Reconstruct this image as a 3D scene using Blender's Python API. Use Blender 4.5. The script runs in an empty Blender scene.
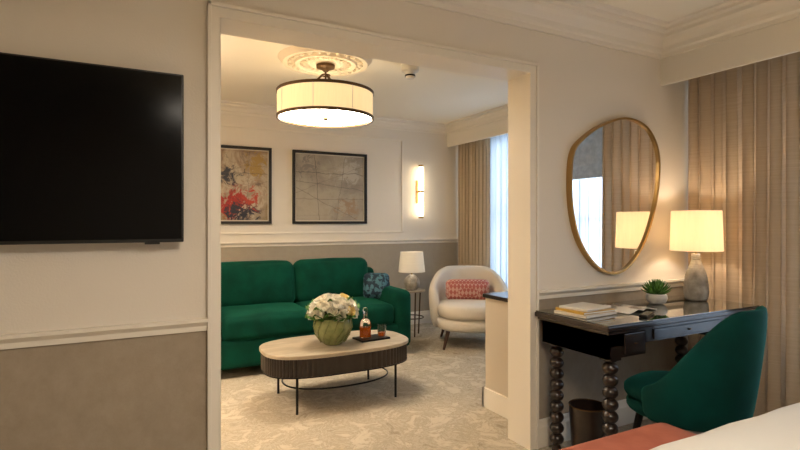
import bpy, bmesh, math, random
from mathutils import Vector, Matrix, noise
random.seed(3)
pi=math.pi
sc=bpy.context.scene
try:
    sc.view_settings.view_transform='Standard'
    sc.view_settings.exposure=.8
except Exception: pass

# ---------------------------------------------------------------- materials
def S(r,g,b):
    f=lambda c:(c/255/12.92) if c/255<=0.04045 else ((c/255+0.055)/1.055)**2.4
    return (f(r),f(g),f(b),1.0)
def M(name,col,rough=.5,metal=0,col2=None,cscale=5,cdetail=4,lo=.35,hi=.65,bump=0,bscale=50,bstretch=(1,1,1),
      sheen=0,sheentint=None,emit=0,ecol=None,coat=0,trans=0,ior=1.45,cstretch=(1,1,1),distort=0,spec=None):
    m=bpy.data.materials.new(name); m.use_nodes=True
    nt=m.node_tree; N=nt.nodes; L=nt.links; b=N['Principled BSDF']
    b.inputs['Base Color'].default_value=col; b.inputs['Roughness'].default_value=rough
    b.inputs['Metallic'].default_value=metal
    if spec is not None: b.inputs['Specular IOR Level'].default_value=spec
    if trans: b.inputs['Transmission Weight'].default_value=trans; b.inputs['IOR'].default_value=ior
    if coat: b.inputs['Coat Weight'].default_value=coat; b.inputs['Coat Roughness'].default_value=.04
    if sheen:
        b.inputs['Sheen Weight'].default_value=sheen; b.inputs['Sheen Roughness'].default_value=.35
        b.inputs['Sheen Tint'].default_value=sheentint or col
    if emit:
        b.inputs['Emission Strength'].default_value=emit; b.inputs['Emission Color'].default_value=ecol or col
    tc=None
    if col2 or bump: tc=N.new('ShaderNodeTexCoord')
    if col2:
        mp=N.new('ShaderNodeMapping'); mp.inputs['Scale'].default_value=cstretch
        L.new(tc.outputs['Object'],mp.inputs[0])
        n=N.new('ShaderNodeTexNoise'); n.inputs['Scale'].default_value=cscale; n.inputs['Detail'].default_value=cdetail
        n.inputs['Distortion'].default_value=distort
        L.new(mp.outputs[0],n.inputs['Vector'])
        r=N.new('ShaderNodeValToRGB'); r.color_ramp.elements[0].position=lo; r.color_ramp.elements[1].position=hi
        r.color_ramp.elements[0].color=col; r.color_ramp.elements[1].color=col2
        L.new(n.outputs['Fac'],r.inputs[0]); L.new(r.outputs[0],b.inputs['Base Color'])
    if bump:
        mp=N.new('ShaderNodeMapping'); mp.inputs['Scale'].default_value=bstretch
        L.new(tc.outputs['Object'],mp.inputs[0])
        n=N.new('ShaderNodeTexNoise'); n.inputs['Scale'].default_value=bscale; n.inputs['Detail'].default_value=3
        L.new(mp.outputs[0],n.inputs['Vector'])
        bp=N.new('ShaderNodeBump'); bp.inputs['Strength'].default_value=bump; bp.inputs['Distance'].default_value=.01
        L.new(n.outputs['Fac'],bp.inputs['Height']); L.new(bp.outputs[0],b.inputs['Normal'])
    return m

def wallmat(name,top,low,low2,split):
    m=bpy.data.materials.new(name); m.use_nodes=True
    nt=m.node_tree; N=nt.nodes; L=nt.links; b=N['Principled BSDF']; b.inputs['Roughness'].default_value=.75
    g=N.new('ShaderNodeNewGeometry'); sx=N.new('ShaderNodeSeparateXYZ'); L.new(g.outputs['Position'],sx.inputs[0])
    mt=N.new('ShaderNodeMath'); mt.operation='GREATER_THAN'; mt.inputs[1].default_value=split; L.new(sx.outputs['Z'],mt.inputs[0])
    mp=N.new('ShaderNodeMapping'); mp.inputs['Scale'].default_value=(1,1,.8); L.new(g.outputs['Position'],mp.inputs[0])
    n=N.new('ShaderNodeTexNoise'); n.inputs['Scale'].default_value=14; n.inputs['Detail'].default_value=12; n.inputs['Roughness'].default_value=.8; L.new(mp.outputs[0],n.inputs['Vector'])
    r=N.new('ShaderNodeValToRGB'); r.color_ramp.elements[0].position=.3; r.color_ramp.elements[1].position=.72
    r.color_ramp.elements[0].color=low; r.color_ramp.elements[1].color=low2; L.new(n.outputs['Fac'],r.inputs[0])
    mx=N.new('ShaderNodeMix'); mx.data_type='RGBA'; L.new(mt.outputs[0],mx.inputs[0]); L.new(r.outputs[0],mx.inputs[6]); mx.inputs[7].default_value=top
    L.new(mx.outputs[2],b.inputs['Base Color'])
    n2=N.new('ShaderNodeTexNoise'); n2.inputs['Scale'].default_value=140; L.new(g.outputs['Position'],n2.inputs['Vector'])
    bp=N.new('ShaderNodeBump'); bp.inputs['Strength'].default_value=.15; bp.inputs['Distance'].default_value=.005
    L.new(n2.outputs['Fac'],bp.inputs['Height']); L.new(bp.outputs[0],b.inputs['Normal'])
    return m

m_wall=wallmat('wall_paint_front',S(230,221,208),S(154,140,121),S(172,158,139),.86)
m_wallb=wallmat('wall_paint_back',S(234,226,213),S(166,155,138),S(178,167,150),1.02)
m_ceil=M('ceiling_paint',S(244,236,219),.8)
m_rose=M('rose_plaster',S(232,220,200),.8)
m_trim=M('trim_paint',S(238,230,216),.45)
m_velvet=M('green_velvet',S(1,50,38),.9,col2=S(3,66,51),cscale=6,cdetail=6,bump=.2,bscale=14,sheen=.45,sheentint=S(40,150,115),spec=.15)
m_velvet2=M('teal_velvet_chair',S(2,50,46),.85,col2=S(3,63,58),cscale=6,bump=.1,bscale=12,sheen=.35,sheentint=S(40,145,132),spec=.15)
m_boucle=M('boucle_cream',S(222,211,195),.95,bump=.8,bscale=120)
m_walnut=M('walnut_dark',S(62,38,24),.4,col2=S(88,56,36),cscale=8,cstretch=(1,1,.15))
m_espresso=M('espresso_wood',S(34,24,20),.3,col2=S(48,35,29),cscale=10,cstretch=(.2,1,1),coat=.3)
m_desktop=M('desk_glass_top',S(44,47,42),.03,coat=1.0,col2=S(56,59,52),cscale=8,cstretch=(.2,1,1),spec=1.0)
m_black=M('black_metal',S(22,20,19),.35,metal=.6)
m_bronze=M('bronze',S(92,70,46),.45,metal=.7)
m_brass=M('brass',S(176,144,92),.3,metal=1)
m_mirror=M('mirror_glass',(.9,.9,.9,1),.01,metal=1)
m_screen=M('tv_screen',S(3,3,4),.15,spec=.12)
m_bezel=M('tv_bezel',S(12,12,13),.35)
m_white=M('white_linen',S(222,219,213),.8,bump=.15,bscale=8)
m_salmon=M('salmon_velvet',S(162,86,64),.75,col2=S(176,100,78),cscale=12,sheen=.3,sheentint=S(230,170,150))
m_marble=M('travertine',S(188,175,156),.3,col2=S(164,149,128),cscale=7,cstretch=(.6,2,1),distort=1)
m_ceram=M('grey_ceramic',S(178,170,158),.5,col2=S(138,130,118),cscale=18,bump=.5,bscale=40)
m_wceram=M('white_ceramic',S(210,206,198),.35)
m_leaf=M('leaf_green',S(52,98,32),.5,col2=S(94,138,54),cscale=20)
m_petal=M('petal_white',S(246,243,234),.6,col2=S(246,238,218),cscale=9)
m_petal2=M('petal_yellow',S(240,216,146),.6)
m_vase=M('green_glass_vase',S(160,164,104),.12,col2=S(124,136,80),cscale=14,trans=.2,coat=.6)
m_glass=M('clear_glass',(1,1,1,1),.02,trans=1)
m_whisky=M('whisky',S(190,92,20),.05,trans=.6,ior=1.35,emit=.05,ecol=S(190,92,20))
m_plastic=M('white_plastic',S(216,210,200),.4)

def carpet():
    m=bpy.data.materials.new('patterned_carpet'); m.use_nodes=True
    nt=m.node_tree; N=nt.nodes; L=nt.links; b=N['Principled BSDF']; b.inputs['Roughness'].default_value=.95
    tc=N.new('ShaderNodeTexCoord')
    n=N.new('ShaderNodeTexNoise'); n.inputs['Scale'].default_value=6; n.inputs['Detail'].default_value=9; n.inputs['Roughness'].default_value=.76; n.inputs['Distortion'].default_value=.7
    L.new(tc.outputs['Object'],n.inputs['Vector'])
    r=N.new('ShaderNodeValToRGB'); e=r.color_ramp.elements; e[0].position=.36; e[0].color=S(154,141,120); e[1].position=.62; e[1].color=S(202,191,171)
    k=e.new(.45); k.color=S(192,180,160); k=e.new(.5); k.color=S(168,155,134); k=e.new(.55); k.color=S(196,184,164)
    L.new(n.outputs['Fac'],r.inputs[0]); L.new(r.outputs[0],b.inputs['Base Color'])
    n2=N.new('ShaderNodeTexNoise'); n2.inputs['Scale'].default_value=220; L.new(tc.outputs['Object'],n2.inputs['Vector'])
    bp=N.new('ShaderNodeBump'); bp.inputs['Strength'].default_value=.5; bp.inputs['Distance'].default_value=.01
    L.new(n2.outputs['Fac'],bp.inputs['Height']); L.new(bp.outputs[0],b.inputs['Normal'])
    return m
m_carpet=carpet()

def cloth(name,col,col2,trans=.3,emit=0,ecol=None,transp=0,stretch=(1,1,40),scale=3):
    m=bpy.data.materials.new(name); m.use_nodes=True
    nt=m.node_tree; N=nt.nodes; L=nt.links; N.remove(N['Principled BSDF']); out=N['Material Output']
    tc=N.new('ShaderNodeTexCoord'); mp=N.new('ShaderNodeMapping'); mp.inputs['Scale'].default_value=stretch
    L.new(tc.outputs['Object'],mp.inputs[0]); n=N.new('ShaderNodeTexNoise'); n.inputs['Scale'].default_value=scale; n.inputs['Detail'].default_value=5
    L.new(mp.outputs[0],n.inputs['Vector'])
    mx=N.new('ShaderNodeMix'); mx.data_type='RGBA'; L.new(n.outputs['Fac'],mx.inputs[0]); mx.inputs[6].default_value=col; mx.inputs[7].default_value=col2
    d=N.new('ShaderNodeBsdfDiffuse'); t=N.new('ShaderNodeBsdfTranslucent'); L.new(mx.outputs[2],d.inputs[0]); L.new(mx.outputs[2],t.inputs[0])
    s=N.new('ShaderNodeMixShader'); s.inputs[0].default_value=trans; L.new(d.outputs[0],s.inputs[1]); L.new(t.outputs[0],s.inputs[2])
    last=s
    if emit:
        e=N.new('ShaderNodeEmission'); e.inputs[0].default_value=ecol or col; e.inputs[1].default_value=emit
        a=N.new('ShaderNodeAddShader'); L.new(last.outputs[0],a.inputs[0]); L.new(e.outputs[0],a.inputs[1]); last=a
    if transp:
        tr=N.new('ShaderNodeBsdfTransparent'); s2=N.new('ShaderNodeMixShader'); s2.inputs[0].default_value=transp
        L.new(last.outputs[0],s2.inputs[1]); L.new(tr.outputs[0],s2.inputs[2]); last=s2
    L.new(last.outputs[0],out.inputs[0]); return m
m_curtain=cloth('linen_curtain',S(190,168,142),S(214,194,168),.15)
m_curtainb=cloth('linen_curtain_back',S(202,182,154),S(220,202,176),.15)
m_sheer=cloth('sheer',S(190,206,226),S(216,227,238),.4,transp=.08,stretch=(1,30,1))
m_blind=cloth('roman_blind_fabric',S(120,114,106),S(170,162,150),.3,scale=24,stretch=(1,1,1))
m_shade=cloth('lit_shade',S(228,210,180),S(242,226,198),.3,emit=.30,ecol=S(255,222,172),stretch=(30,30,2))
m_shade_p=cloth('pendant_shade',S(216,200,164),S(232,218,186),.15,emit=.36,ecol=S(255,226,172),stretch=(30,30,2))
m_shade_w=cloth('shade_white',S(220,214,204),S(230,225,214),.35,emit=.06,ecol=S(255,235,205))
m_diff=M('pendant_diffuser',(1,.9,.7,1),.5,emit=14,ecol=(1,.85,.65,1))
m_glow_block=M('glow_block_white',S(235,230,215),.6)  # for the added plate that shuts off the diffuser's upward glow
m_tube=M('sconce_tube',(1,.9,.7,1),.5,emit=4.5,ecol=(1,.82,.56,1))
m_diff_fill=M('fill_diffuser',(1,.9,.7,1),.5,emit=17,ecol=(1,.89,.75,1))  # strong emitter for the made-up bedroom pendant, fill light

# ---------------------------------------------------------------- mesh helpers
def E(name,loc=(0,0,0),rz=0):
    o=bpy.data.objects.new(name,None); o.empty_display_size=.1; o.location=loc; o.rotation_euler=(0,0,rz)
    sc.collection.objects.link(o); return o
def fin(name,bm,mat,parent=None,smooth=True,loc=(0,0,0),rot=(0,0,0),angle=None):
    bmesh.ops.recalc_face_normals(bm,faces=bm.faces[:])
    me=bpy.data.meshes.new(name); bm.to_mesh(me); bm.free()
    if smooth:
        for p in me.polygons: p.use_smooth=True
        if angle:
            try: me.set_sharp_from_angle(angle=math.radians(angle))
            except Exception: pass
    o=bpy.data.objects.new(name,me); sc.collection.objects.link(o); o.location=loc; o.rotation_euler=rot
    if isinstance(mat,(list,tuple)):
        for k in mat: me.materials.append(k)
    else: me.materials.append(mat)
    if parent: o.parent=parent
    return o
def bbox(bm,x0,x1,y0,y1,z0,z1,bev=0,mi=0):
    v=[bm.verts.new((x,y,z)) for x in (x0,x1) for y in (y0,y1) for z in (z0,z1)]
    f=[(0,1,3,2),(4,6,7,5),(0,4,5,1),(2,3,7,6),(0,2,6,4),(1,5,7,3)]
    fs=[bm.faces.new([v[i] for i in q]) for q in f]
    for q in fs: q.material_index=mi
    if bev:
        es=list({e for q in fs for e in q.edges})
        bmesh.ops.bevel(bm,geom=es,offset=bev,segments=2,affect='EDGES',profile=.5)
def box(name,x0,x1,y0,y1,z0,z1,mat,parent=None,bev=0,**k):
    bm=bmesh.new(); bbox(bm,x0,x1,y0,y1,z0,z1,bev); return fin(name,bm,mat,parent,smooth=False,**k)
def boxes(name,L,mat,parent=None,bev=0):
    bm=bmesh.new()
    for b in L: bbox(bm,*b,bev=bev)
    return fin(name,bm,mat,parent,smooth=False)
def softbox(name,c,s,r,mat,parent=None,puff=(0,0,0),rot=(0,0,0),n=10,wr=0,ws=5,piping=False):
    bm=bmesh.new(); bmesh.ops.create_cube(bm,size=2)
    bmesh.ops.subdivide_edges(bm,edges=bm.edges[:],cuts=n,use_grid_fill=True)
    for v in bm.verts:
        a=[math.sin(t*pi/2) for t in v.co]; p=[a[i]*s[i]/2 for i in range(3)]
        ri=min(r,min(s)/2*.98)
        q=[max(-(s[i]/2-ri),min(s[i]/2-ri,p[i])) for i in range(3)]
        d=Vector([p[i]-q[i] for i in range(3)])
        if d.length>1e-6: d=d.normalized()*ri
        P=Vector(q)+d
        for i in range(3):
            j,k=(i+1)%3,(i+2)%3
            P[i]*=1+puff[i]*(1-a[j]**2)*(1-a[k]**2)
        if wr: P+=Vector([noise.noise(P*ws+Vector((i*7,c[0]*3,0)))*wr for i in range(3)])
        v.co=P
    return fin(name,bm,mat,parent,loc=c,rot=rot)
def lathe(name,prof,mat,parent=None,n=40,loc=(0,0,0),sx=1,sy=1,rib=0,ribn=0,angle=40,rot=(0,0,0)):
    bm=bmesh.new(); rings=[]
    for (r,z) in prof:
        ring=[]
        for i in range(n):
            t=2*pi*i/n; rr=r*(1+(rib*abs(math.sin(ribn*t/2)) if rib else 0))
            ring.append(bm.verts.new((rr*math.cos(t)*sx,rr*math.sin(t)*sy,z)))
        rings.append(ring)
    for a,b in zip(rings,rings[1:]):
        for i in range(n): bm.faces.new((a[i],a[(i+1)%n],b[(i+1)%n],b[i]))
    if prof[0][0]>1e-4: bm.faces.new(rings[0][::-1])
    if prof[-1][0]>1e-4: bm.faces.new(rings[-1])
    bmesh.ops.remove_doubles(bm,verts=bm.verts[:],dist=1e-6)
    return fin(name,bm,mat,parent,loc=loc,angle=angle,rot=rot)
def shell(name,r0,r1,z0,z1,mat,parent=None,n=48,th=.003,loc=(0,0,0),sx=1,sy=1):
    return tubeprof(name,[(r0,z0),(r1,z1),(r1-th,z1),(r0-th,z0)],mat,parent,n,loc,sx,sy)
def tubeprof(name,prof,mat,parent=None,n=48,loc=(0,0,0),sx=1,sy=1):
    bm=bmesh.new(); rings=[[bm.verts.new((r*math.cos(2*pi*i/n)*sx,r*math.sin(2*pi*i/n)*sy,z)) for i in range(n)] for r,z in prof]
    rings.append(rings[0])
    for a,b in zip(rings,rings[1:]):
        for i in range(n): bm.faces.new((a[i],a[(i+1)%n],b[(i+1)%n],b[i]))
    return fin(name,bm,mat,parent,loc=loc,angle=35)
def tube(bm,pts,r,closed=False,n=8,r1=None):
    P=[Vector(p) for p in pts]; N=len(P); rings=[]
    for i,p in enumerate(P):
        if closed: t=P[(i+1)%N]-P[i-1]
        else: t=P[min(i+1,N-1)]-P[max(i-1,0)]
        t.normalize(); up=Vector((0,0,1)) if abs(t.z)<.9 else Vector((1,0,0))
        a=t.cross(up).normalized(); b=t.cross(a).normalized()
        rr=r if r1 is None else r+(r1-r)*i/(N-1)
        rings.append([bm.verts.new(p+a*rr*math.cos(2*pi*k/n)+b*rr*math.sin(2*pi*k/n)) for k in range(n)])
    pairs=list(zip(rings,rings[1:]))+([(rings[-1],rings[0])] if closed else [])
    for A,B in pairs:
        for k in range(n): bm.faces.new((A[k],A[(k+1)%n],B[(k+1)%n],B[k]))
    if not closed: bm.faces.new(rings[0][::-1]); bm.faces.new(rings[-1])
def tubes(name,L,mat,parent=None,**k):
    bm=bmesh.new()
    for t in L: tube(bm,**t)
    return fin(name,bm,mat,parent,angle=50,**k)
def prism(name,prof,p0,p1,nrm,mat,parent=None):
    """extrude a (distance-from-wall, z) profile from p0 to p1; nrm=(nx,ny) pointing into the room"""
    bm=bmesh.new(); A=[];B=[]
    for d,z in prof:
        A.append(bm.verts.new((p0[0]+nrm[0]*d,p0[1]+nrm[1]*d,z))); B.append(bm.verts.new((p1[0]+nrm[0]*d,p1[1]+nrm[1]*d,z)))
    n=len(prof)
    for i in range(n): bm.faces.new((A[i],A[(i+1)%n],B[(i+1)%n],B[i]))
    bm.faces.new(A); bm.faces.new(B[::-1])
    return fin(name,bm,mat,parent,smooth=False)

CH=2.47
PY0,PY1=2.17,2.33       # partition wall faces
OX0,OX1,OZ=.33,1.955,2.07
BY=5.50                 # far wall
# ---------------------------------------------------------------- room shell
box('floor',-2.7,4.3,-1.35,5.6,-.1,0,m_carpet)
box('ceiling',-2.7,4.3,-1.35,5.6,CH,CH+.1,m_ceil)
boxes('wall_partition',[(-2.6,OX0,PY0,PY1,0,CH),(OX1,4.1,PY0,PY1,0,CH),(OX0,OX1,PY0,PY1,OZ,CH)],m_wall)
box('wall_rear',-2.7,4.3,-1.35,-1.25,0,CH,m_wall)
box('wall_left',-2.7,-2.6,-1.25,PY1,0,CH,m_wall)
box('wall_far',-1.1,4.3,BY,BY+.1,0,CH,m_wallb)
box('wall_left_lounge',-1.1,-1.0,PY1,BY,0,CH,m_wallb)
# window walls with real openings
WX=3.56
boxes('wall_window_bedroom',[(WX,WX+.12,1.60,PY0,0,CH),(WX,WX+.12,-1.25,.35,0,CH),(WX,WX+.12,.35,1.60,0,.35),(WX,WX+.12,.35,1.60,2.2,CH)],m_wall)
LX=3.92
boxes('wall_window_lounge',[(LX,LX+.12,5.0,BY,0,CH),(LX,LX+.12,PY1,3.3,0,CH),(LX,LX+.12,3.3,5.0,0,.45),(LX,LX+.12,3.3,5.0,2.25,CH)],m_wallb)
# window joinery
def window(name,x,y0,y1,z0,z1):
    e=E(name,(x,(y0+y1)/2,z0)); w=(y1-y0)/2; h=z1-z0
    L=[(0,.06,-w,-w+.05,0,h),(0,.06,w-.05,w,0,h),(0,.06,-w,w,0,.05),(0,.06,-w,w,h-.05,h),(0,.05,-.02,.02,0,h),(0,.05,-w,w,h*.5-.02,h*.5+.02)]
    boxes('frame',L,m_trim,e); return e
window('window_1',WX+.03,.35,1.60,.35,2.2)
window('window_2',LX+.03,3.3,5.0,.45,2.25)

crown=[(0,2.31),(.012,2.31),(.015,2.335),(.03,2.345),(.035,2.37),(.06,2.40),(.085,2.415),(.09,2.435),(.12,2.44),(.125,2.455),(.16,2.458),(.165,CH),(0,CH)]
crown2=[(0,2.36),(.012,2.36),(.015,2.38),(.03,2.39),(.045,2.42),(.07,2.435),(.075,2.45),(.11,2.455),(.115,CH),(0,CH)]
rail=lambda z:[(0,z-.05),(.01,z-.05),(.012,z-.03),(.024,z-.018),(.03,z-.012),(.03,z),(0,z)]
base=[(0,0),(.02,0),(.02,.11),(.014,.12),(.012,.14),(.006,.15),(0,.15)]
prism('trim_1',crown,(-2.6,PY0),(3.08,PY0),(0,-1),m_trim)
prism('trim_2',crown,(3.08,-1.25),(3.08,PY0),(-1,0),m_trim)
prism('trim_3',crown2,(-1,BY),(3.6,BY),(0,-1),m_trim)
prism('trim_4',crown2,(3.6,PY1),(3.6,BY),(-1,0),m_trim)
prism('trim_5',rail(.87),(-2.6,PY0),(.285,PY0),(0,-1),m_trim)
prism('trim_6',rail(.87),(2.007,PY0),(WX,PY0),(0,-1),m_trim)
prism('trim_7',rail(1.04),(-1,BY),(LX,BY),(0,-1),m_trim)
prism('baseboard_partition_left',base,(-2.6,PY0),(.285,PY0),(0,-1),m_trim)
prism('baseboard_partition_right',base,(2.007,PY0),(WX,PY0),(0,-1),m_trim)
prism('baseboard_far',base,(-1,BY),(LX,BY),(0,-1),m_trim)
prism('baseboard_window_lounge',base,(LX,PY1),(LX,BY),(-1,0),m_trim)
prism('baseboard_window_bedroom',base,(WX,-1.25),(WX,PY0),(-1,0),m_trim)
box('pelmet_bedroom',3.08,3.105,-1.25,PY0,2.14,CH,m_trim)
box('pelmet_lounge',3.60,3.625,PY1,BY,2.2,CH,m_trim)
# door-opening casing
e=E('door_casing',(0,0,0))
boxes('architrave',[(OX0-.045,OX0,PY0-.018,PY0,0,OZ+.05),(OX1,OX1+.05,PY0-.018,PY0,0,OZ+.05),(OX0-.045,OX1+.05,PY0-.0182,PY0,OZ,OZ+.05),
   (OX0-.047,OX0-.032,PY0-.028,PY0-.018,0,OZ+.052),(OX1+.037,OX1+.052,PY0-.028,PY0-.018,0,OZ+.052),(OX0-.047,OX1+.052,PY0-.028,PY0-.018,OZ+.037,OZ+.052)],m_trim,e,bev=.002)
boxes('jamb_lining',[(OX0,OX0+.004,PY0-.018,PY1+.008,0,OZ),(OX1-.004,OX1,PY0-.018,PY1+.008,0,OZ),(OX0,OX1,PY0-.018,PY1+.008,OZ-.004,OZ)],m_trim,e)
boxes('rear_architrave',[(OX0-.045,OX0,PY1,PY1+.008,0,OZ+.05),(OX1,OX1+.05,PY1,PY1+.008,0,OZ+.05),(OX0-.045,OX1+.05,PY1,PY1+.008,OZ,OZ+.05)],m_trim,e)
# wall panel moulding on far wall
def panel(name,x0,x1,z0,z1):
    t=.022; y=BY-.012
    boxes(name,[(x0,x1,y,BY,z1-t,z1),(x0,x1,y,BY,z0,z0+t),(x0,x0+t,y,BY,z0,z1),(x1-t,x1,y,BY,z0,z1)],m_trim,bev=.003)
panel('trim_8',-.3,2.965,1.12,2.25)

# low partition cabinet past the opening
e=E('low_cabinet',(2.29,2.575,0))
box('carcass',-.14,.14,-.235,.235,0,.74,M('cabinet_taupe',S(200,188,170),.6),e)
box('top',-.155,.155,-.235,.25,.74,.765,m_espresso,e,bev=.004)
boxes('plinth',[(-.155,-.14,-.235,.25,0,.13),(-.155,.14,.235,.25,0,.13)],m_trim,e)

# ---------------------------------------------------------------- curtains
def curtain(name,x,y0,y1,z0,z1,mat,folds,amp,seed=0):
    bm=bmesh.new(); nu=folds*14; nv=14; g=[]
    for i in range(nu+1):
        u=i/nu; row=[]
        for j in range(nv+1):
            v=j/nv; ph=2*pi*folds*u+1.6*noise.noise(Vector((u*folds*.5,seed,v*.6)))
            a=amp*(.75+.5*noise.noise(Vector((u*folds*.7,seed+5,0))))*(1-.25*v)
            row.append(bm.verts.new((x+a*math.sin(ph)+.25*a*math.sin(2*ph+1),y0+(y1-y0)*u+.012*math.sin(ph*2),z0+(z1-z0)*v)))
        g.append(row)
    for i in range(nu):
        for j in range(nv): bm.faces.new((g[i][j],g[i+1][j],g[i+1][j+1],g[i][j+1]))
    o=fin(name,bm,mat); return o
curtain('curtain',3.34,1.42,2.15,.015,2.36,m_curtain,9,.036,1)
curtain('curtain.001',3.34,-.3,.4,.015,2.36,m_curtain,10,.04,2)
curtain('curtain.002',3.75,4.82,5.44,.015,2.38,m_curtainb,9,.04,3)
curtain('curtain.003',3.75,2.7,3.3,.015,2.38,m_curtainb,9,.04,4)
curtain('sheer_curtain',3.85,3.3,4.95,.1,2.38,m_sheer,16,.025,5)
curtain('sheer_curtain.001',3.50,.4,1.58,.1,2.2,m_sheer,12,.015,6)
bm=bmesh.new(); g=[]
for k in range(41):
    zz=1.62+k*.0145; xx=3.445-.012*abs(math.sin(k*pi/8))
    g.append((bm.verts.new((xx,.4,zz)),bm.verts.new((xx,1.5,zz))))
for a,b in zip(g,g[1:]): bm.faces.new((a[0],a[1],b[1],b[0]))
fin('roman_blind',bm,m_blind)

# ---------------------------------------------------------------- TV
e=E('wall_mounted_tv',(-.36,PY0,1.49))
box('bezel',-.552,.552,-.075,-.04,-.315,.315,m_bezel,e,bev=.004)
box('screen',-.544,.544,-.077,-.0745,-.303,.308,m_screen,e)
box('rear_housing',-.35,.35,-.042,-.02,-.2,.15,m_bezel,e,bev=.005)
box('wall_bracket',-.2,.2,-.022,0,-.12,.12,m_black,e)
box('sensor_bar',.42,.47,-.072,-.05,-.322,-.312,m_bezel,e)

# ---------------------------------------------------------------- mirror
mp=[(2.248,1.491),(2.271,1.653),(2.368,1.747),(2.518,1.830),(2.713,1.884),(2.90,1.845),(3.007,1.7125),(3.017,1.520),(2.967,1.314),(2.871,1.118),(2.740,.984),(2.605,.941),(2.46,.989),(2.327,1.128),(2.263,1.302)]
def cr(P,k=8):
    out=[];n=len(P)
    for i in range(n):
        p0,p1,p2,p3=[Vector(P[(i+j-1)%n]) for j in range(4)]
        for s in range(k):
            t=s/k; out.append(.5*((2*p1)+(-p0+p2)*t+(2*p0-5*p1+4*p2-p3)*t*t+(-p0+3*p1-3*p2+p3)*t**3))
    return out
C=cr(mp); cx,cz=2.63,1.43
e=E('wall_mirror',(cx,PY0,cz))
bm=bmesh.new(); bm.faces.new([bm.verts.new((p[0]-cx,-.022,p[1]-cz)) for p in C]); fin('glass',bm,m_mirror,e,smooth=False)
bm=bmesh.new(); n=len(C); R=[]
for i,p in enumerate(C):
    t=(C[(i+1)%n]-C[i-1]).normalized(); nr=Vector((t.y,-t.x)) ; 
    if nr.dot(p-Vector((cx,cz)))<0: nr=-nr
    ring=[]
    for o_,y in ((-.004,-.018),(-.004,-.034),(.008,-.036),(.010,-.03),(.010,0),(-.004,0)):
        q=p+nr*o_; ring.append(bm.verts.new((q[0]-cx,y,q[1]-cz)))
    R.append(ring)
for i in range(n):
    A,B=R[i],R[(i+1)%n]
    for k in range(6): bm.faces.new((A[k],A[(k+1)%6],B[(k+1)%6],B[k]))
fin('frame',bm,m_brass,e,angle=35)
bm=bmesh.new()
a=[bm.verts.new((p[0]-cx,-.002,p[1]-cz)) for p in C]; bm.faces.new(a); fin('backing',bm,m_black,e,smooth=False)

# ---------------------------------------------------------------- desk
e=E('writing_desk',(2.605,1.895,0))
W,D=.635,.245
box('top',-W,W,-D,D,.735,.762,m_espresso,e,bev=.006)
box('glass_sheet',-W+.004,W-.004,-D+.004,D-.004,.762,.768,m_desktop,e,bev=.002)
box('moulding',-W+.012,W-.012,-D+.012,D-.012,.722,.735,m_espresso,e)
lx,ly=.54,.175
boxes('apron',[(-W+.03,W-.03,-D+.03,-D+.05,.655,.722),(-W+.03,W-.03,D-.05,D-.03,.60,.722),(-W+.03,-W+.05,-D+.03,D-.03,.60,.722),(W-.05,W-.03,-D+.03,D-.03,.60,.722),
  (-W+.03,-W+.30,-D+.03,D-.03,.60,.722),(W-.30,W-.03,-D+.03,D-.03,.60,.722)],m_espresso,e)
boxes('drawer_fronts',[(-W+.14,-W+.285,-D+.022,-D+.03,.612,.712),(W-.285,W-.14,-D+.022,-D+.03,.612,.712),(-.28,.28,-D+.022,-D+.03,.665,.715)],m_espresso,e,bev=.003)
boxes('drawer_pulls',[(-W+.205,-W+.22,-D+.012,-D+.022,.658,.666),(W-.22,W-.205,-D+.012,-D+.022,.658,.666),(-.008,.008,-D+.012,-D+.022,.686,.694)],m_bronze,e,bev=.002)
prof=[(.0,0),(.022,0),(.026,.02),(.018,.045)]
nb=9; z0=.045; hb=(.575-z0)/nb
for k in range(nb):
    for s in range(1,9):
        t=s/8; prof.append((.017+.021*math.sin(pi*t)**.7 if 0<t<1 else .017,z0+hb*(k+t)))
prof+=[(.03,.58),(.03,.60)]
for i,(sx,sy) in enumerate(((-1,-1),(-1,1),(1,-1),(1,1))):
    lathe('leg_%d'%(i+1),prof,m_espresso,e,n=24,loc=(sx*lx,sy*ly,0),angle=60)
    box('leg_block_%d'%(i+1),sx*lx-.036,sx*lx+.036,sy*ly-.036,sy*ly+.036,.585,.722,m_espresso,e,bev=.003)

# desk lamp
def bulb(parent,z,power,rad,col=(1,.86,.68)):
    l=bpy.data.lights.new('bulb_light','POINT'); l.energy=power; l.color=col; l.shadow_soft_size=rad
    o=bpy.data.objects.new('bulb_light',l); sc.collection.objects.link(o); o.parent=parent; o.location=(0,0,z)
DT=.769
e=E('table_lamp',(3.10,1.945,DT))
prof=[(0,0),(.052,0),(.064,.01),(.070,.05),(.067,.10),(.060,.15),(.047,.19),(.034,.22),(.025,.25),(.027,.275),(.022,.285),(0,.285)]
pp=[]
for (r0,z0),(r1,z1) in zip(prof[1:-1],prof[2:]):
    for s in range(6):
        t=s/6; z=z0+(z1-z0)*t; pp.append((r0+(r1-r0)*t+.0018*math.sin(z*450),z))
lathe('ceramic_base',[(0,0)]+pp+[(0,.285)],m_ceram,e,angle=80)
lathe('neck',[(0,.283),(.008,.283),(.008,.42),(0,.42)],m_brass,e,n=16)
shell('lampshade',.146,.138,.305,.55,m_shade,e,th=.003)
tubes('shade_spider',[dict(pts=[(-.138,0,.50),(.138,0,.50)],r=.002),dict(pts=[(0,-.138,.50),(0,.138,.50)],r=.002),dict(pts=[(0,0,.41),(0,0,.50)],r=.003)],m_brass,e)
bulb(e,.43,2.8,.03)

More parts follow.
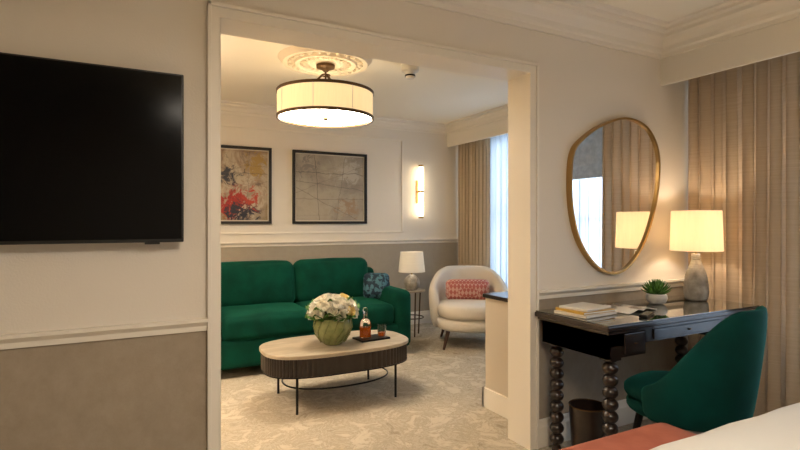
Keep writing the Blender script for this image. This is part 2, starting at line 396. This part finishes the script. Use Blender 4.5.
# succulent
e=E('potted_succulent',(2.76,1.97,DT))
lathe('pot',[(0,0),(.035,0),(.05,.012),(.058,.035),(.054,.055),(.046,.06),(.042,.052),(0,.05)],m_wceram,e,n=48,rib=.03,ribn=24)
bm=bmesh.new()
for k in range(70):
    a=k*2.4; el=math.radians(12+74*(k/70)); ln=.09*(1-.12*k/70)
    d=Vector((math.cos(a)*math.cos(el),math.sin(a)*math.cos(el),math.sin(el))); s0=Vector((0,0,.052))
    tube(bm,[s0,s0+d*ln*.5,s0+d*ln*.85+Vector((0,0,.008)),s0+d*ln+Vector((0,0,.014))],.008,n=5,r1=.001)
fin('leaves',bm,m_leaf,e)

# books
e=E('book_stack',(2.125,1.93,DT))
cols=[S(215,205,190),S(196,156,66),S(225,220,212)]
z=0
for k,(w,d,h,r) in enumerate(((.25,.20,.016,.1),(.23,.19,.013,.0),(.21,.17,.012,.15))):
    box('cover_%d'%k,-w/2,w/2,-d/2,d/2,z,z+h,M('book_cover_%d'%k,cols[k],.4),e,bev=.002,rot=(0,0,r)); 
    box('pages_%d'%k,-w/2+.004,w/2+.001,-d/2-.001,d/2-.004,z+.003,z+h-.003,m_white,e,rot=(0,0,r)); 
    z+=h+.0005
e=E('open_magazine',(2.43,1.92,DT))
bm=bmesh.new(); 
g=[[bm.verts.new((x,y,.001+.014*math.exp(-((abs(x)-.045)/.045)**2)+.002)) for y in (-.1,.1)] for x in [i*.0115-.138 for i in range(25)]]
for i in range(24): bm.faces.new((g[i][0],g[i+1][0],g[i+1][1],g[i][1]))
o=fin('pages',bm,M('magazine_page',S(232,226,214),.4,col2=S(150,140,130),cscale=14,lo=.5,hi=.6),e,rot=(0,0,.12)); 
md=o.modifiers.new('s','SOLIDIFY'); md.thickness=.002
e=E('remote_control',(2.36,1.74,DT),.4)
box('body',-.075,.075,-.02,.02,0,.014,m_bezel,e,bev=.004)
boxes('buttons',[(-.06+.02*i,-.05+.02*i,-.008+.012*j,-.001+.012*j,.014,.0155) for i in range(6) for j in (0,1)],m_ceram,e)

# waste bin
e=E('waste_bin',(2.19,1.97,0))
tubeprof('body',[(.082,0),(.098,.265),(.092,.265),(.076,.006)],m_espresso,e)
lathe('bin_floor',[(0,.001),(.08,.001),(.08,.008),(0,.008)],m_black,e)
tubes('rim',[dict(pts=[(.096*math.cos(t*pi/16),.096*math.sin(t*pi/16),.266) for t in range(32)],r=.004,closed=True)],m_bronze,e)

# ---------------------------------------------------------------- tub chair builder
def tub(name,parent,mat,a,b,th,z0,hf,lean,tmax,n=56,m=20,bulge=0,ex=3.2):
    bm=bmesh.new(); R=[]
    for i in range(n+1):
        u=-1+2*i/n; t=u*tmax; h=hf(abs(u)); au=abs(u)
        s=math.sqrt(max(0,1-((au-.9)/.1)**2)) if au>.9 else 1
        s=max(s,.03); dx,dy=math.sin(t),-math.cos(t); ring=[]
        for k in range(m):
            q=2*pi*k/m; c,sn=math.cos(q),math.sin(q)
            ro=math.copysign(abs(c)**(2/ex),c)*th/2*(.35+.65*s); zo=math.copysign(abs(sn)**(2/ex),sn)
            z=(z0+h)/2+zo*(h-z0)/2*s
            f=(z-z0)/.5
            off=ro+lean*f+bulge*math.sin(pi*min(1,max(0,f)))
            ring.append(bm.verts.new((dx*(a+off),dy*(b+off),z)))
        R.append(ring)
    for A,B in zip(R,R[1:]):
        for k in range(m): bm.faces.new((A[k],A[(k+1)%m],B[(k+1)%m],B[k]))
    bm.faces.new(R[0][::-1]); bm.faces.new(R[-1])
    return fin(name,bm,mat,parent)
def seatpad(name,parent,mat,a,b,z0,z1,y=0,ex=2.6,n=48):
    bm=bmesh.new(); R=[]; prof=[(.0,z0),(.9,z0),(.97,z0+.012),(1,z0+(z1-z0)*.35),(1,z0+(z1-z0)*.65),(.96,z1-.015),(.88,z1-.003),(.6,z1+.008),(.3,z1+.012),(0,z1+.013)]
    for r,z in prof:
        R.append([bm.verts.new((math.copysign(abs(math.cos(2*pi*i/n))**(2/ex),math.cos(2*pi*i/n))*a*max(r,.001),y+math.copysign(abs(math.sin(2*pi*i/n))**(2/ex),math.sin(2*pi*i/n))*b*max(r,.001),z)) for i in range(n)])
    for A,B in zip(R,R[1:]):
        for k in range(n): bm.faces.new((A[k],A[(k+1)%n],B[(k+1)%n],B[k]))
    bm.faces.new(R[0][::-1]); bm.faces.new(R[-1])
    return fin(name,bm,mat,parent)
def smooth01(x): x=max(0,min(1,x)); return x*x*(3-2*x)

e=E('desk_chair',(2.33,1.50,0),math.radians(10))
tub('backrest_shell',e,m_velvet2,.222,.225,.055,.35,lambda u:.88-.37*smooth01((u-.20)/.75),.06,math.radians(118))
seatpad('seat_cushion',e,m_velvet2,.222,.24,.41,.485,y=.03)
seatpad('seat_underside',e,m_velvet2,.227,.235,.35,.42,y=.02)
L=[]
for sx,sy in ((-1,-1),(1,-1),(-1,1),(1,1)):
    L.append(dict(pts=[(sx*.15,sy*.15,.355),(sx*.21,sy*.21,.0)],r=.018,r1=.010,n=12))
tubes('legs',L,m_black,e)

# lounge armchair
e=E('tub_armchair',(3.12,4.36,0),math.radians(150))
tub('shell',e,m_boucle,.33,.32,.10,.17,lambda u:.77-.21*smooth01((u-.25)/.7),.04,math.radians(112),bulge=.01)
seatpad('seat_cushion',e,m_boucle,.33,.36,.30,.43,y=.04)
seatpad('seat_base',e,m_boucle,.335,.35,.18,.31,y=.03)
L=[]
for sx,sy in ((-1,-1),(1,-1),(-1,1),(1,1)):
    L.append(dict(pts=[(sx*.22,sy*.24,.19),(sx*.27,sy*.29,.0)],r=.022,r1=.012,n=12))
tubes('legs',L,m_walnut,e)
m_pink=M('pink_patterned_fabric',S(196,90,78),.85)
nt=m_pink.node_tree; N=nt.nodes; b=N['Principled BSDF']; tc=N.new('ShaderNodeTexCoord')
mpn=N.new('ShaderNodeMapping'); mpn.inputs['Scale'].default_value=(36,36,22); mpn.inputs['Rotation'].default_value=(0,.785,0)
w=N.new('ShaderNodeTexChecker'); w.inputs['Scale'].default_value=1
w.inputs['Color1'].default_value=S(178,96,88); w.inputs['Color2'].default_value=S(208,164,150)
nt.links.new(tc.outputs['Object'],mpn.inputs[0]); nt.links.new(mpn.outputs[0],w.inputs['Vector']); nt.links.new(w.outputs[0],b.inputs['Base Color'])
softbox('lumbar_cushion',(0,-.12,.535),(.46,.12,.22),.055,m_pink,e,puff=(0,.5,.05),rot=(math.radians(-14),0,0))

# ---------------------------------------------------------------- sofa
e=E('green_sofa',(1.43,4.69,0))
softbox('base',(0,0,.195),(1.86,.93,.23),.03,m_velvet,e)
softbox('back_frame',(0,.37,.44),(1.84,.18,.66),.06,m_velvet,e)
for i,x in enumerate((-.385,.385)):
    softbox('seat_cushion_%d'%(i+1),(x,-.13,.395),(.765,.70,.20),.055,m_velvet,e,puff=(.01,.02,.16),wr=.007,ws=5,n=20)
    softbox('back_cushion_%d'%(i+1),(x,.19,.665),(.765,.22,.43),.08,m_velvet,e,puff=(.01,.22,.05),rot=(math.radians(-9),0,0),wr=.010,ws=4,n=20)
for i,x in enumerate((-.86,.86)):
    softbox('arm_%d'%(i+1),(x,0,.345),(.18,.95,.53),.06,m_velvet,e,puff=(.04,0,.02))
    softbox('arm_crest_%d'%(i+1),(x,.20,.61),(.17,.50,.13),.06,m_velvet,e,puff=(.04,0,.25))
L=[dict(pts=[(sx*.84,sy*.38,.09),(sx*.85,sy*.40,0)],r=.025,r1=.016,n=12) for sx in (-1,1) for sy in (-1,1)]
tubes('feet',L,m_espresso,e)
m_tp=M('teal_patterned_fabric',S(16,40,56),.8,col2=S(66,106,120),cscale=30,lo=.49,hi=.54)
softbox('throw_pillow',(.765,-.06,.615),(.26,.11,.26),.05,m_tp,e,puff=(0,.5,0),rot=(math.radians(-18),0,math.radians(-28)))

# ---------------------------------------------------------------- coffee table
e=E('coffee_table',(1.34,3.50,0))
def oval(a,b,n,ex=2.3):
    out=[]
    for i in range(n):
        t=2*pi*i/n; c,s=math.cos(t),math.sin(t)
        out.append((math.copysign(abs(c)**(2/ex),c)*a,math.copysign(abs(s)**(2/ex),s)*b))
    return out
def ovalstack(name,prof,a,b,mat,n=96,ex=2.3,flute=0,fl=0):
    bm=bmesh.new(); R=[]
    for off,z in prof:
        pts=oval(a+off,b+off,n,ex); 
        if flute:
            q=[]
            for i,(x,y) in enumerate(pts):
                k=1-flute*(1-abs(math.sin(pi*(i%fl)/fl)))
                q.append((x*k,y*k))
            pts=q
        R.append([bm.verts.new((x,y,z)) for x,y in pts])
    for A,B in zip(R,R[1:]):
        for k in range(n): bm.faces.new((A[k],A[(k+1)%n],B[(k+1)%n],B[k]))
    bm.faces.new(R[0][::-1]); bm.faces.new(R[-1])
    return fin(name,bm,mat,e,angle=30)
EX=3.0
ovalstack('stone_top',[(-.006,.360),(0,.363),(0,.382),(-.004,.386)],.535,.30,m_marble,ex=EX)
ovalstack('fluted_band',[(0,.243),(0,.360)],.525,.29,m_espresso,n=480,flute=.018,fl=6,ex=EX)
ovalstack('band_base',[(0,.236),(0,.244)],.527,.292,m_black,ex=EX)
L=[]
for sx in (-1,1):
    for sy in (-1,1): L.append(dict(pts=[(sx*.36,sy*.235,.238),(sx*.36,sy*.235,0)],r=.009))
tubes('legs',L,m_black,e)
tubes('stretcher_ring',[dict(pts=[(x,y,.14) for x,y in oval(.385,.25,64,2.3)],r=.006,closed=True)],m_black,e)

TT=.387
# flower vase
e=E('flower_vase',(1.295,3.45,TT))
tubeprof('vase',[(.001,0),(.06,0),(.085,.02),(.118,.07),(.135,.12),(.128,.165),(.122,.19),(.114,.19),(.120,.16),(.126,.12),(.11,.075),(.08,.03),(.001,.02)],m_vase,e)
bm=bmesh.new()
for k in range(14):
    a=2*pi*k/14; tube(bm,[(.088*math.cos(a),.088*math.sin(a),.02),(.121*math.cos(a+.2),.121*math.sin(a+.2),.07),(.137*math.cos(a+.4),.137*math.sin(a+.4),.12),(.126*math.cos(a+.6),.126*math.sin(a+.6),.185)],.005,n=6)
fin('relief',bm,m_vase,e)
def petal(bm,c,d,up,size,curl,mi,wf=.55):
    s=d.cross(up).normalized(); g=[]
    for i in range(5):
        u=i/4; row=[]
        for j in range(6):
            w=(j/5-.5)*2; wid=size*wf*math.sin(pi*(.2+.62*u))
            p=c+up*(size*u*(1-.3*abs(curl)*u))+d*(size*(.22+curl*u*u)-size*.5*w*w*.5)+s*w*wid
            row.append(bm.verts.new(p))
        g.append(row)
    for i in range(4):
        for j in range(5):
            f=bm.faces.new((g[i][j],g[i+1][j],g[i+1][j+1],g[i][j+1])); f.material_index=mi
def rose(bm,c,nrm,r,mi):
    nrm=nrm.normalized(); a=nrm.orthogonal().normalized(); b=nrm.cross(a)
    for ring,(cnt,cu,sz,of) in enumerate(((3,-.2,.72,.0),(4,-.05,.82,.08),(5,.12,.88,.18),(6,.35,.92,.3))):
        for k in range(cnt):
            t=2*pi*(k/cnt)+ring*.7; d=a*math.cos(t)+b*math.sin(t)
            petal(bm,c-nrm*r*.45+d*r*of,d,nrm,r*sz,cu,mi,.8)
bm=bmesh.new()
for k in range(40):
    t=k*2.39996; q=(k+.5)/40; el=q
    rr=math.sin(math.acos(1-el*1.08)) 
    d=Vector((math.cos(t)*rr,math.sin(t)*rr,1-el*1.08))
    c=Vector((d.x*.162,d.y*.14,.215+max(d.z,-.1)*.12+random.uniform(-.008,.012)))
    rose(bm,c,d+Vector((0,0,.25)),random.uniform(.040,.050),1 if k in (5,14,22,31) else 0)
fin('blossoms',bm,[m_petal,m_petal2],e)
bm=bmesh.new()
for k in range(30):
    t=random.uniform(0,2*pi); el=random.uniform(-.25,.9)
    d=Vector((math.cos(t)*math.cos(el),math.sin(t)*math.cos(el),math.sin(el))); c=Vector((d.x*.135,d.y*.115,.19+max(0,d.z)*.09))
    petal(bm,c,Vector((0,0,1)) if abs(d.z)<.8 else Vector((1,0,0)),d,random.uniform(.06,.085),.25,0)
fin('foliage',bm,m_leaf,e)
bm=bmesh.new(); bmesh.ops.create_icosphere(bm,subdivisions=3,radius=1)
for v in bm.verts: v.co=Vector((v.co.x*.12,v.co.y*.105,.20+v.co.z*.085*(1 if v.co.z>0 else .5)))
fin('greenery_core',bm,M('core_green',S(70,94,46),.8),e)

# coaster tray + decanter + tumbler
e=E('drinks_tray',(1.60,3.46,TT))
box('tray',-.12,.12,-.075,.075,0,.014,m_black,e,bev=.004,rot=(0,0,.1))
e=E('whisky_decanter',(1.555,3.47,TT+.0145))
lathe('bottle',[(0,0),(.042,0),(.045,.008),(.045,.10),(.036,.125),(.016,.14),(.015,.165),(.02,.172),(0,.172)],m_glass,e,n=8,angle=20)
lathe('whisky_fill',[(0,.006),(.038,.006),(.038,.075),(0,.075)],m_whisky,e,n=8,angle=20)
lathe('stopper',[(0,.1725),(.012,.1725),(.014,.185),(.02,.20),(.014,.218),(0,.222)],m_glass,e,n=12)
e=E('whisky_tumbler',(1.68,3.45,TT+.0145))
tubeprof('glass',[(.03,0),(.034,.085),(.0315,.085),(.028,.012)],m_glass,e,n=24)
lathe('whisky_pour',[(0,.004),(.027,.004),(.0285,.03),(0,.03)],m_whisky,e,n=24)

# ---------------------------------------------------------------- side table + lamp
e=E('side_table',(2.79,4.97,0))
lathe('top',[(0,.485),(.145,.485),(.15,.49),(.15,.50),(0,.50)],m_marble,e)
tubes('frame',[dict(pts=[(.14*math.cos(a),.14*math.sin(a),.485),(.11*math.cos(a),.11*math.sin(a),0)],r=.008) for a in (0.3,.3+2*pi/3,.3+4*pi/3)]+
   [dict(pts=[(.13*math.cos(k*pi/16),.13*math.sin(k*pi/16),.2) for k in range(32)],r=.006,closed=True)],m_bronze,e)
e=E('table_lamp.001',(2.79,4.97,.5005))
lathe('ribbed_base',[(0,0),(.05,0),(.075,.03),(.085,.075),(.075,.12),(.045,.155),(.02,.17),(0,.17)],m_ceram,e,n=64,rib=.06,ribn=16)
lathe('neck',[(0,.168),(.01,.168),(.01,.26),(0,.26)],m_brass,e,n=16)
shell('lampshade',.148,.125,.20,.42,m_shade_w,e)
tubes('shade_spider',[dict(pts=[(-.128,0,.36),(.128,0,.36)],r=.002),dict(pts=[(0,0,.25),(0,0,.36)],r=.003)],m_brass,e)
bulb(e,.3,.5,.03)

# ---------------------------------------------------------------- art
def art(name,x0,x1,z0,z1,mat):
    e=E(name,((x0+x1)/2,BY,(z0+z1)/2)); w=(x1-x0)/2; h=(z1-z0)/2; f=.028
    boxes('frame',[(-w,w,-.035,0,h-f,h),(-w,w,-.035,0,-h,-h+f),(-w,-w+f,-.035,0,-h+f,h-f),(w-f,w,-.035,0,-h+f,h-f)],M('frame_black',S(30,25,22),.35),e,bev=.002)
    box('mount',-w+f,w-f,-.012,0,-h+f,h-f,M('mount_card',S(214,204,188),.8),e)
    box('artwork',-w+f+.012,w-f-.012,-.016,-.012,-h+f+.012,h-f-.012,mat,e)
def artmat(name,stops,scale,dist,lines,lstr=.5,spots=(),strokes=()):
    m=bpy.data.materials.new(name); m.use_nodes=True; nt=m.node_tree; N=nt.nodes; L=nt.links; b=N['Principled BSDF']; b.inputs['Roughness'].default_value=.6
    tc=N.new('ShaderNodeTexCoord'); n=N.new('ShaderNodeTexNoise'); n.inputs['Scale'].default_value=scale; n.inputs['Detail'].default_value=8; n.inputs['Distortion'].default_value=dist; n.inputs['Roughness'].default_value=.65
    L.new(tc.outputs['Object'],n.inputs['Vector']); r=N.new('ShaderNodeValToRGB'); el=r.color_ramp.elements
    el[0].position=stops[0][0]; el[0].color=stops[0][1]; el[1].position=stops[-1][0]; el[1].color=stops[-1][1]
    for p,c in stops[1:-1]: k=el.new(p); k.color=c
    L.new(n.outputs['Fac'],r.inputs[0])
    last=r.outputs[0]
    n3=N.new('ShaderNodeTexNoise'); n3.inputs['Scale'].default_value=9; n3.inputs['Detail'].default_value=8; n3.inputs['Distortion'].default_value=.8; n3.inputs['Roughness'].default_value=.75
    L.new(tc.outputs['Object'],n3.inputs['Vector'])
    for pos,rad,col in spots:
        vm=N.new('ShaderNodeVectorMath'); vm.operation='DISTANCE'; vm.inputs[1].default_value=pos; L.new(tc.outputs['Object'],vm.inputs[0])
        ad=N.new('ShaderNodeMath'); ad.operation='MULTIPLY_ADD'; ad.inputs[1].default_value=1.3; L.new(n3.outputs['Fac'],ad.inputs[0]); L.new(vm.outputs['Value'],ad.inputs[2])
        mr=N.new('ShaderNodeMapRange'); mr.inputs['From Min'].default_value=rad+.68; mr.inputs['From Max'].default_value=rad+.60; L.new(ad.outputs[0],mr.inputs['Value'])
        m2=N.new('ShaderNodeMix'); m2.data_type='RGBA'; L.new(mr.outputs[0],m2.inputs[0]); L.new(last,m2.inputs[6]); m2.inputs[7].default_value=col; last=m2.outputs[2]
    # hand-drawn strokes: |a*x+b*z-c + small noise| < w
    sp=N.new('ShaderNodeSeparateXYZ'); L.new(tc.outputs['Object'],sp.inputs[0])
    for a_,b_,c_,w_,st in strokes:
        p1=N.new('ShaderNodeMath'); p1.operation='MULTIPLY'; p1.inputs[1].default_value=a_; L.new(sp.outputs['X'],p1.inputs[0])
        p2=N.new('ShaderNodeMath'); p2.operation='MULTIPLY_ADD'; p2.inputs[1].default_value=b_; L.new(sp.outputs['Z'],p2.inputs[0]); L.new(p1.outputs[0],p2.inputs[2])
        p3=N.new('ShaderNodeMath'); p3.operation='MULTIPLY_ADD'; p3.inputs[1].default_value=.12; L.new(n.outputs['Fac'],p3.inputs[0]); L.new(p2.outputs[0],p3.inputs[2])
        p4=N.new('ShaderNodeMath'); p4.operation='SUBTRACT'; p4.inputs[1].default_value=c_+.06; L.new(p3.outputs[0],p4.inputs[0])
        p5=N.new('ShaderNodeMath'); p5.operation='ABSOLUTE'; L.new(p4.outputs[0],p5.inputs[0])
        p6=N.new('ShaderNodeMapRange'); p6.inputs['From Min'].default_value=w_; p6.inputs['From Max'].default_value=w_*.4; p6.inputs['To Max'].default_value=st; L.new(p5.outputs[0],p6.inputs['Value'])
        m3=N.new('ShaderNodeMix'); m3.data_type='RGBA'; L.new(p6.outputs[0],m3.inputs[0]); L.new(last,m3.inputs[6]); m3.inputs[7].default_value=S(84,78,74); last=m3.outputs[2]
    v=N.new('ShaderNodeTexVoronoi'); v.feature='DISTANCE_TO_EDGE'; v.inputs['Scale'].default_value=lines
    mp=N.new('ShaderNodeMapping'); mp.inputs['Scale'].default_value=(.6,1,2.2); L.new(tc.outputs['Object'],mp.inputs[0])
    mxv=N.new('ShaderNodeMix'); mxv.data_type='VECTOR'; mxv.inputs[0].default_value=.12; L.new(mp.outputs[0],mxv.inputs[4]); L.new(n3.outputs['Color'],mxv.inputs[5]); L.new(mxv.outputs[1],v.inputs['Vector'])
    lt=N.new('ShaderNodeMapRange'); lt.inputs['From Min'].default_value=.014; lt.inputs['From Max'].default_value=.004; lt.inputs['To Max'].default_value=lstr; L.new(v.outputs['Distance'],lt.inputs['Value'])
    mx=N.new('ShaderNodeMix'); mx.data_type='RGBA'; L.new(lt.outputs[0],mx.inputs[0]); L.new(last,mx.inputs[6]); mx.inputs[7].default_value=S(70,62,60)
    L.new(mx.outputs[2],b.inputs['Base Color']); return m
art('framed_painting',.485,1.365,1.23,2.035,artmat('abstract_art_red',[(.3,S(90,78,78)),(.42,S(158,136,114)),(.5,S(188,174,152)),(.58,S(164,148,128)),(.7,S(140,118,78))],3.0,1.2,2.4,.35,
  [((.06,-.01,-.20),.16,S(168,40,28)),((.14,-.01,-.30),.10,S(36,40,54)),((.30,-.01,.25),.08,S(168,138,78)),((.0,-.01,.10),.06,S(56,56,66)),((.22,-.01,-.10),.03,S(184,66,46))],
  [(0,1,.12,.006,.5),(1,0,.2,.004,.5)]))
art('framed_painting.001',1.594,2.474,1.23,2.035,artmat('abstract_art_grey',[(.3,S(136,127,114)),(.45,S(160,150,135)),(.55,S(178,168,150)),(.7,S(164,151,130))],2.0,.4,1.3,.12,
  [((-.25,-.01,.22),.08,S(138,130,122)),((.2,-.01,.2),.10,S(188,181,168)),((.22,-.01,-.22),.05,S(164,140,114))],
  [(0,1,.16,.006,.6),(.12,1,.02,.004,.6),(1,.1,-.16,.005,.6),(1,-.15,.12,.004,.5),(.5,1,-.2,.004,.6),(-.4,1,.10,.003,.5),(0,1,-.12,.004,.5)]))

# ---------------------------------------------------------------- sconce
e=E('wall_sconce',(3.175,BY,1.62))
box('backplate',-.03,.03,-.018,0,-.14,.14,m_brass,e,bev=.003)
tubes('arm',[dict(pts=[(0,-.018,.1),(0,-.05,.1)],r=.008),dict(pts=[(0,-.018,-.1),(0,-.05,-.1)],r=.008)],m_brass,e)
lathe('glass_tube',[(0,-.30),(.028,-.30),(.028,.30),(0,.30)],m_tube,e,n=24,loc=(0,-.075,0))
for k,z in enumerate((-.325,.30,-.012)): lathe('cap_%d'%k,[(0,z),(.032,z),(.032,z+.025),(0,z+.025)],m_brass,e,n=24,loc=(0,-.075,0))

# ---------------------------------------------------------------- pendant
e=E('ceiling_rose',(1.32,3.67,CH))
lathe('medallion',[(0,-.045),(.05,-.045),(.09,-.03),(.12,-.045),(.15,-.022),(.18,-.016),(.195,-.045),(.225,-.048),(.24,-.018),(.27,-.016),(.285,-.04),(.315,-.042),(.335,-.015),(.35,0)],m_rose,e,n=64,rib=0)
bm=bmesh.new()
for k in range(24):
    a=2*pi*k/24; tube(bm,[(.235*math.cos(a),.235*math.sin(a),-.018),(.26*math.cos(a),.26*math.sin(a),-.034),(.285*math.cos(a),.285*math.sin(a),-.02)],.015,n=6)
    tube(bm,[(.11*math.cos(a),.11*math.sin(a),-.03),(.15*math.cos(a),.15*math.sin(a),-.040),(.19*math.cos(a),.19*math.sin(a),-.03)],.009,n=6)
fin('petal_relief',bm,m_rose,e)
def pendant(loc,R,zt,zb,mshade,mdiff,name='drum_pendant_light'):
    e=E(name,loc)
    lathe('canopy',[(0,0),(.07,0),(.068,-.02),(.03,-.035),(.015,-.05),(0,-.05)],m_bronze,e)
    L=[dict(pts=[(0,0,-.04),(0,0,zb-.01)],r=.007)]
    L+=[dict(pts=[(.03*math.cos(k*pi/8),.03*math.sin(k*pi/8),-.075) for k in range(16)],r=.006,closed=True)]
    for k in range(3):
        a=2*pi*k/3+.5
        L.append(dict(pts=[(.03*math.cos(a)+(R-.035)*s*math.cos(a),.03*math.sin(a)+(R-.035)*s*math.sin(a),-.075+(zt+.075)*(s**.6)) for s in [q/8 for q in range(9)]],r=.008))
        L.append(dict(pts=[(0,0,zb+.025),((R-.01)*math.cos(a),(R-.01)*math.sin(a),zb+.025)],r=.003))
        L.append(dict(pts=[(0,0,zt-.01),((R-.01)*math.cos(a),(R-.01)*math.sin(a),zt-.01)],r=.003))
    tubes('stem_and_chains',L,m_bronze,e)
    shell('drum_shade',R,R,zb,zt,mshade,e,n=72)
    for z,nm in ((zt,'top_band'),(zb,'bottom_band')):
        tubeprof(nm,[(R+.006,z-.010),(R+.006,z+.010),(R-.006,z+.010),(R-.006,z-.010)],m_bronze,e,n=72)
    tubes('seams',[dict(pts=[((R+.003)*math.cos(a),(R+.003)*math.sin(a),zb),((R+.003)*math.cos(a),(R+.003)*math.sin(a),zt)],r=.0025,n=6) for a in [k*pi/4+.2 for k in range(8)]],m_shade_w,e)
    lathe('diffuser',[(0,zb+.004),(R-.012,zb+.004),(R-.012,zb+.008),(0,zb+.008)],mdiff,e,n=72)
    lathe('glow_block_plate',[(0,zb+.010),(R-.010,zb+.010),(R-.010,zb+.014),(0,zb+.014)],m_glow_block,e,n=72)  # added plate, keeps the diffuser's glow off the ceiling
    lathe('finial',[(0,zb+.004),(.018,zb+.002),(.02,zb-.01),(.008,zb-.02),(0,zb-.024)],m_bronze,e,n=20)
    return e
p=pendant((1.32,3.67,CH-.046),.355,-.21,-.395,m_shade_p,m_diff)
bulb(p,-.33,2.3,.05,(1,.82,.58))
p2=pendant((.6,.1,CH),.36,-.16,-.40,m_shade_p,m_diff_fill,'fill_pendant')  # made-up pendant, added out of view to fill the bedroom with light
bulb(p2,-.22,14,.06)

e=E('smoke_detector',(1.95,3.5,CH))
lathe('body',[(0,-.105),(.03,-.105),(.036,-.095),(.038,-.07),(.045,-.06),(.066,-.05),(.070,-.012),(.070,0),(0,0)],m_plastic,e,n=32)
lathe('vent_ring',[(.039,-.09),(.041,-.09),(.041,-.078),(.039,-.078)],m_black,e,n=32)

# made-up floor lamp, added out of sight to brighten the lounge
e=E('fill_floor_lamp',(-.45,3.6,0))
lathe('base',[(0,0),(.14,0),(.14,.02),(0,.025)],m_brass,e); lathe('stem',[(0,.02),(.01,.02),(.01,1.5),(0,1.5)],m_brass,e,n=12)
shell('lampshade',.22,.18,1.35,1.65,m_shade,e)
bulb(e,1.5,50,.08)

# ---------------------------------------------------------------- bed and bench
e=E('bed',(1.5,-.08,0))
softbox('divan_base',(0,0,.2),(1.74,2.06,.32),.03,M('divan_fabric',S(150,138,122),.9),e)
softbox('mattress',(0,0,.45),(1.78,2.1,.22),.06,m_white,e)
softbox('duvet',(0,.14,.485),(1.88,1.92,.24),.085,m_white,e,puff=(0,0,.04),wr=.012,n=16)
softbox('headboard',(0,-1.1,.62),(1.9,.1,1.2),.04,m_boucle,e)
for i,x in enumerate((-.45,.45)): softbox('pillow_%d'%(i+1),(x,-.84,.66),(.7,.42,.16),.07,m_white,e,puff=(0,0,.4),rot=(math.radians(25),0,0))
boxes('feet',[(sx*.8-.03,sx*.8+.03,sy*.95-.03,sy*.95+.03,0,.06) for sx in(-1,1) for sy in (-1,1)],m_espresso,e)
e=E('upholstered_bench',(1.245,1.22,0))
softbox('seat',(0,0,.385),(1.38,.30,.13),.05,m_salmon,e,puff=(0,0,.06))
boxes('legs',[(sx*.6-.02,sx*.6+.02,sy*.11-.02,sy*.11+.02,0,.33) for sx in(-1,1) for sy in (-1,1)],m_espresso,e)

# ---------------------------------------------------------------- daylight
def area(name,loc,rot,sx,sy,p,col):
    l=bpy.data.lights.new(name,'AREA'); l.shape='RECTANGLE'; l.size=sx; l.size_y=sy; l.energy=p; l.color=col
    o=bpy.data.objects.new(name,l); sc.collection.objects.link(o); o.location=loc; o.rotation_euler=rot
area('daylight_lounge',(4.3,4.15,1.4),(0,pi/2,0),1.9,1.8,28,(.74,.86,1))
area('daylight_bedroom',(3.95,.95,1.35),(0,pi/2,0),1.9,1.3,30,(.76,.87,1))
w=bpy.data.worlds.new('sky'); sc.world=w; w.use_nodes=True
bg=w.node_tree.nodes['Background']; bg.inputs[0].default_value=(.7,.85,1,1); bg.inputs[1].default_value=1.0

cam=bpy.data.cameras.new('camera'); co=bpy.data.objects.new('camera',cam); sc.collection.objects.link(co)
co.location=(0,0,1.25); co.rotation_euler=(pi/2,0,-math.radians(28)); cam.lens=36*515/800; cam.sensor_width=36; cam.shift_y=-3/800; cam.clip_start=.02
sc.camera=co
